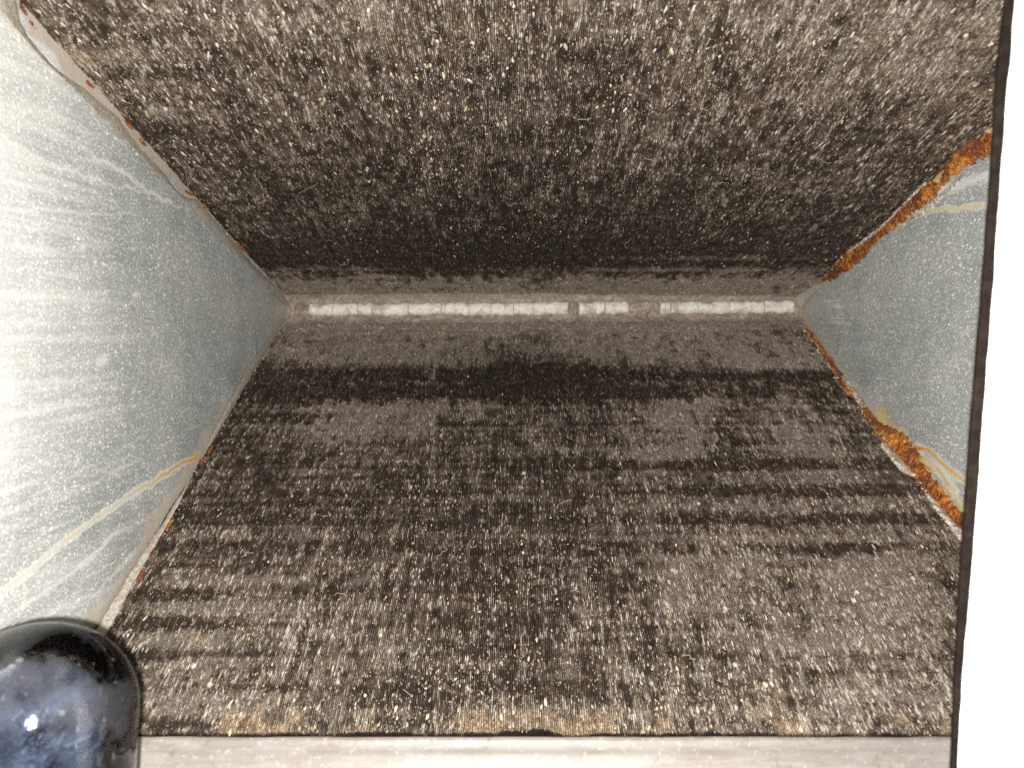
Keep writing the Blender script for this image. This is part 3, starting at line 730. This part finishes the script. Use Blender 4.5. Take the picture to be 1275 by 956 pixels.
# ================================================================== loose matter lying on the coil
def dust_flecks(n_low, n_up):
    r = random.Random(5); V, Fc, A = [], [], []
    def add(c, nrm, tdir, s, asp, colr):
        side = np.cross(nrm, tdir); side /= np.linalg.norm(side)
        rot = r.gauss(0, 0.16) if asp > 1.5 else r.uniform(0, 3.14)
        d1 = tdir * math.cos(rot) + side * math.sin(rot); d2 = np.cross(nrm, d1)
        k = r.choice((4, 5, 5, 6)); base = len(V)
        for j in range(k):
            an = 2 * math.pi * (j + r.uniform(-.25, .25)) / k
            V.append(c + d1 * s * asp * math.cos(an) + d2 * s * math.sin(an) * r.uniform(.6, 1.2) + nrm * r.uniform(-.25, .25) * s)
            A.append((*colr, 1))
        V.append(c + nrm * s * 0.55); A.append((*colr, 1))
        for j in range(k): Fc.append((base + j, base + (j + 1) % k, base + k))
    def colour(u, v):
        k = r.random(); b = r.uniform(0.10, 0.55)
        if k < 0.16: return (b * 1.15, b * 0.90, b * 0.55)
        if k < 0.166: return (b * 1.1, b * 0.55, b * 0.2)
        return (b, b * 0.86, b * 0.70)
    done = 0
    while done < n_low:
        u, v = r.uniform(130, 1225), 400 + 512 * r.random() ** 0.8
        p = on_lower(u, v, 0.0003)
        if not (xl(p[1]) + 0.002 < p[0] < xr(p[1]) - 0.002): continue
        g = vn(np.array([p[0] * 45]), np.array([p[1] * 70]), 91)[0]
        if r.random() > 0.25 + g: continue
        s = min(0.0007, 0.00015 * (r.paretovariate(2.9))); add(p, np.array([0, -math.sin(AL), math.cos(AL)]), np.array([0, math.cos(AL), math.sin(AL)]), s * 0.85, r.uniform(1.2, 4.2), colour(u, v)); done += 1
    done = 0
    while done < n_up:
        u, v = r.uniform(0, 1262), -10 + 350 * r.random() ** 0.8
        p = on_upper(u, v, 0.0003)
        if not (xl(p[1]) + 0.002 < p[0] < xr(p[1]) - 0.002): continue
        g = vn(np.array([p[0] * 45]), np.array([p[1] * 40]), 93)[0]
        if r.random() > 0.25 + g: continue
        s = min(0.0008, 0.00016 * (r.paretovariate(2.8))); add(p, np.array([0, -math.sin(AU), -math.cos(AU)]), np.array([0, math.cos(AU), -math.sin(AU)]), s * 0.85, r.uniform(1.2, 4.2), colour(u, v)); done += 1
    link("dust_flecks", raw_mesh("dust_flecks", V, Fc, attr=A), M_FLECK, kind="stuff", label="pale grit and dust flecks scattered over both dark fin slabs", category="dust")
dust_flecks(11000, 12000)

M_FIBRE = simple("lint", (0.34, 0.30, 0.25), 0.9, 0.1, 50, 0.2)
def fibre_mesh(pts, rad):
    V, Fc = [], []
    n = len(pts)
    for i in range(n):
        d = pts[min(i + 1, n - 1)] - pts[max(i - 1, 0)]; d /= np.linalg.norm(d) + 1e-12
        a = np.cross(d, [0.3, 1, 0.2]); a /= np.linalg.norm(a); b = np.cross(d, a)
        for j in range(4):
            V.append(pts[i] + rad * (a * math.cos(j * math.pi / 2) + b * math.sin(j * math.pi / 2)))
    for i in range(n - 1):
        for j in range(4): Fc.append((i * 4 + j, i * 4 + (j + 1) % 4, (i + 1) * 4 + (j + 1) % 4, (i + 1) * 4 + j))
    return V, Fc
V, Fc = [], []
rr = random.Random(3)
fib = [([(418, 321), (424, 328), (432, 327), (438, 318)], on_upper), ([(372, 238), (383, 232), (394, 227)], on_upper), ([(182, 184), (195, 178), (208, 170)], on_upper),
       ([(692, 636), (696, 630), (704, 626), (712, 625)], on_lower), ([(530, 466), (534, 461), (541, 464), (541, 472), (535, 474)], on_lower), ([(920, 585), (926, 582), (933, 588)], on_lower),
       ([(1018, 610), (1026, 613), (1029, 618)], on_lower), ([(857, 494), (862, 490), (868, 497), (864, 503)], on_lower), ([(236, 232), (233, 222), (232, 210)], on_upper), ([(222, 236), (234, 228), (245, 215)], on_upper)]
for _ in range(70):
    lowr = rr.random() < 0.5
    u, v = (rr.uniform(260, 1100), rr.uniform(420, 880)) if lowr else (rr.uniform(300, 1100), rr.uniform(10, 330))
    a = rr.uniform(0, 6.28); s = rr.uniform(3, 8); p = [(u, v)]
    for _k in range(4):
        a += rr.gauss(0, 0.6); u += s * math.cos(a) * 0.6; v += s * math.sin(a) * 0.6; p.append((u, v))
    fib.append((p, on_lower if lowr else on_upper))
for pts, fn in fib:
    Q = resample([fn(u, v, 0.0016) for u, v in pts], 14)
    a, b = fibre_mesh(Q, 0.00012); o0 = len(V); V += a; Fc += [tuple(i + o0 for i in q) for q in b]
link("lint_fibres", raw_mesh("lint_fibres", V, Fc), M_FIBRE, kind="stuff", label="thin curled lint hairs caught on the dark fins", category="lint")

# ================================================================== drain pan rail along the bottom
def pan():
    root = link("drain_pan", None, None, label="pale stained metal drain pan rim running under the lower fins", category="drain pan")
    root.location = (0, 0, 0)
    zt = zl(0.2833) + 0.0016
    # cross-section from the back, over the rim and down the front (y, z)
    prof = [(0.2960, zt - 0.0150), (0.2830, zt - 0.0100), (0.2815, zt - 0.0030), (0.2805, zt - 0.0012), (0.2795, zt - 0.0010), (0.2786, zt - 0.0020), (0.2780, zt - 0.0042), (0.2765, zt - 0.0050), (0.2752, zt - 0.0062),
            (0.2745, zt - 0.0078), (0.2735, zt - 0.0092), (0.2728, zt - 0.0110), (0.2720, zt - 0.0200), (0.2700, zt - 0.0320), (0.2680, zt - 0.0460)]
    prof = resample(prof, 40)
    xs = np.linspace(-0.20, 0.245, 300)
    Xg, J = np.meshgrid(xs, np.arange(40), indexing='ij')
    P = np.stack([Xg, prof[J, 0] + (fbm(Xg * 70, J * 0.2, 3, 3) - 0.5) * 0.0007, prof[J, 1] + (fbm(Xg * 40, J * 0.1, 8, 3) - 0.5) * 0.0009], -1)
    link("pan_rim", grid_mesh("pan_rim", P[:, ::-1], smooth=True), M_PAN, root)
    v, f = box(-0.205, 0.25, 0.2660, 0.36, zt - 0.062, zt - 0.0465)
    link("pan_floor", raw_mesh("pan_floor", v, f), M_PAN, root)
pan()

# ================================================================== white cabinet panel with dark foam edge on the right
panel = link("cabinet_panel", None, None, label="white cabinet panel edge on the right, overexposed by the flash", category="panel")
YP = 0.2
def on_y(u, v, Y):
    d = ray(u, v); return d * (Y / d[1])
PL = [(1290, -480), (1262, -60), (1262, 0), (1257, 75), (1252, 120), (1242, 260), (1233, 390), (1221, 540), (1213, 650), (1206, 740), (1196, 850), (1191, 956), (1188, 1040), (1175, 1250)]
GL = [(1282, -480), (1254, -60), (1248, 0), (1240, 75), (1236, 120), (1228, 250), (1217, 390), (1205, 540), (1197, 650), (1190, 760), (1185, 850), (1181, 956), (1178, 1040), (1165, 1250)]
def slab_from_edge(edge, Y, thick, xr_, jit, seed, name, mat, parent, bev=0.0004):
    E = resample([on_y(u, v, Y + thick) for u, v in edge], 420); E[:, 1] = Y
    s = np.arange(420)
    E[:, 0] += (fbm(s * 0.12, s * 0, seed, 4) - 0.5) * jit * 2
    # cross-section: back edge, front bevel, front face to the right, back
    ring = [(0.0003, thick), (0, thick * .6), (0, bev), (bev, 0)]
    P = np.zeros((420, 6, 3))
    for j, (dx, dy) in enumerate(ring):
        P[:, j] = E + np.array([dx, dy, 0])
    P[:, 4] = E; P[:, 4, 0] = xr_; P[:, 5] = E + np.array([0, thick, 0]); P[:, 5, 0] = xr_
    me = grid_mesh(name, P, close=True)
    return link(name, me, mat, parent)
slab_from_edge(PL, YP, 0.0012, 0.30, 0.00025, 3, "panel_sheet", M_WHITE, panel)
slab_from_edge(GL, YP + 0.0013, 0.0020, 0.29, 0.00022, 6, "foam_edge", M_FOAM_SHADE, panel)

# ================================================================== clear plastic tube, bottom left
def thin_plastic(name, tint, bumpk, nz=60, rg=0.05, dk=0.035, gk=1.2):
    m = NT(name); t = m.t; t.nodes.remove(m.b)
    out = [n for n in t.nodes if n.type == 'OUTPUT_MATERIAL'][0]
    o = m.obj(); n1 = m.noise(o, nz, 4, 0.6); n2 = m.noise(o, 800, 3, 0.6)
    bp = m.n("ShaderNodeBump"); bp.inputs["Strength"].default_value = bumpk; bp.inputs["Distance"].default_value = 0.004
    m.l(n1, bp.inputs["Height"])
    fr = m.n("ShaderNodeFresnel"); fr.inputs[0].default_value = 1.5; m.l(bp.outputs[0], fr.inputs[1])
    gl = m.n("ShaderNodeBsdfGlossy"); gl.inputs["Roughness"].default_value = rg; m.l(bp.outputs[0], gl.inputs["Normal"])
    df = m.n("ShaderNodeBsdfDiffuse"); df.inputs[0].default_value = (0.5, 0.51, 0.55, 1)
    sc_, _r = m.dots(o, 330, 0.30, 0.10); sc2, _r = m.dots(m.mapv(o, (1, 1, .35)), 900, 0.4, 0.10)
    tr = m.n("ShaderNodeBsdfTransparent"); tr.inputs[0].default_value = (*tint, 1)
    m1 = m.n("ShaderNodeMixShader"); m.l(m.math('ADD', m.rng(n1, 0.48, 0.62, 0.0, dk), m.math('MULTIPLY', m.math('MAXIMUM', sc_, sc2), dk * 3.0)), m1.inputs[0]); m.l(tr.outputs[0], m1.inputs[1]); m.l(df.outputs[0], m1.inputs[2])
    m2 = m.n("ShaderNodeMixShader"); m.l(m.math('MULTIPLY', fr.outputs[0], gk, True), m2.inputs[0]); m.l(m1.outputs[0], m2.inputs[1]); m.l(gl.outputs[0], m2.inputs[2])
    m.l(m2.outputs[0], out.inputs["Surface"])
    return m.m
M_CLEAR = thin_plastic("clear_scuffed_plastic", (0.80, 0.83, 0.88), 0.12)
M_CLEAR2 = thin_plastic("crinkled_glint_film", (0.78, 0.82, 0.90), 0.3, 50, 0.13, 0.022, 0.35)
def inner_material():
    m = NT("painted_reflection_liner", 0.35, 0.2); o = m.obj()
    n1 = m.swirl(m.mapv(o, (1, 1, .7)), 34, 2.6); n2 = m.swirl(o, 60, 1.8); n3 = m.noise(o, 1400, 2, 0.6)
    c = m.mix(m.rng(n1, 0.44, 0.60), (0.005, 0.005, 0.007), (0.075, 0.073, 0.078))
    c = m.mix(m.rng(n2, 0.54, 0.68, 0, 0.8), c, (0.055, 0.063, 0.095))
    c = m.mix(m.rng(n3, 0.60, 0.70, 0, 0.8), c, (0.16, 0.165, 0.17))
    m.col(c); m.bump(m.math('ADD', n1, m.math('MULTIPLY', n2, 0.25)), 0.7, 0.006)
    return m.m
M_INNER = inner_material()
def core_material():
    m = NT("milky_blue_core", 0.38, 0.12); o = m.obj()
    n1 = m.swirl(o, 55, 2.0)
    m.col(m.mix(m.rng(n1, 0.40, 0.60), (0.035, 0.037, 0.045), (0.23, 0.235, 0.265))); m.bump(n1, 0.6, 0.004)
    return m.m
M_CORE = core_material()

tube = link("clear_plastic_tube", None, None, label="round-ended clear glossy plastic tube with painted smoky blue reflections inside, bottom left", category="tube")
tc = on_y(42, 895, 0.205)
tube.location = tuple(tc)
ax = Vector((0.05, -0.22, -1.0)).normalized()     # the tube runs down and towards the camera
tube.rotation_mode = 'QUATERNION'
tube.rotation_quaternion = Vector((0, 0, -1)).rotation_difference(ax)
def dome(R, length, top, n=72, wall=None, k=1.0):
    prof = []
    for i in range(19):
        a = math.pi / 2 * i / 18
        prof.append((R * math.sin(a) + 1e-6, top * R * math.cos(a)))
    prof += [(R * 1.0, -length * 0.3), (R * 1.0, -length)]
    if wall:
        r2 = R - wall
        prof += [(r2, -length), (r2, -length * 0.3)]
        for i in range(18, -1, -1):
            a = math.pi / 2 * i / 18
            prof.append((r2 * math.sin(a) + 1e-6, top * r2 * math.cos(a)))
    P = np.zeros((len(prof), n, 3))
    for i, (r, z) in enumerate(prof):
        for j in range(n):
            t = 2 * math.pi * j / n
            P[i, j] = (r * math.cos(t), r * math.sin(t), z)
    return P[:, ::-1]
RT = 0.205 * 118 / F
link("outer_shell", grid_mesh("outer_shell", dome(RT, 0.11, 0.98, wall=0.0014), close=True, smooth=True), M_CLEAR, tube)
link("glint_film", grid_mesh("glint_film", dome(RT * 0.955, 0.11, 0.95), close=True, smooth=True), M_CLEAR2, tube)  # added layer, crinkled to give highlights inside the plastic
link("reflection_liner", grid_mesh("reflection_liner", dome(RT * 0.90, 0.11, 0.90), close=True, smooth=True), M_INNER, tube)  # added liner, its swirled colour stands in for reflections in the plastic
co = link("core", grid_mesh("core", dome(RT * 0.52, 0.08, 0.9), close=True, smooth=True), M_CORE, tube)
inv = tube.rotation_quaternion.inverted()
co.location = inv @ (Vector(tuple(on_y(-12, 955, 0.205 - RT * 0.38))) - Vector(tuple(tc)))
ring_v = []
def torus(R, r, z, tilt=0.0, n=64, m=8):
    P = np.zeros((n, m, 3))
    for i in range(n):
        t = 2 * math.pi * i / n
        for j in range(m):
            p = 2 * math.pi * j / m
            x, y, zz = (R + r * math.cos(p)) * math.cos(t), (R + r * math.cos(p)) * math.sin(t), r * math.sin(p)
            P[i, j] = (x, y * math.cos(tilt) - zz * math.sin(tilt), z + y * math.sin(tilt) + zz * math.cos(tilt))
    P = np.concatenate([P, P[:1]], 0)
    return grid_mesh("reflection_ring", P, close=True, smooth=True)
for tl, rd in ((0.62, 0.0007), (0.95, 0.0003), (0.25, 0.0004), (1.25, 0.0005)):
    link("reflection_ring", torus(RT * 0.925, rd, 0, tl), M_CORE, tube)  # added rings standing in for arcs of internal reflection
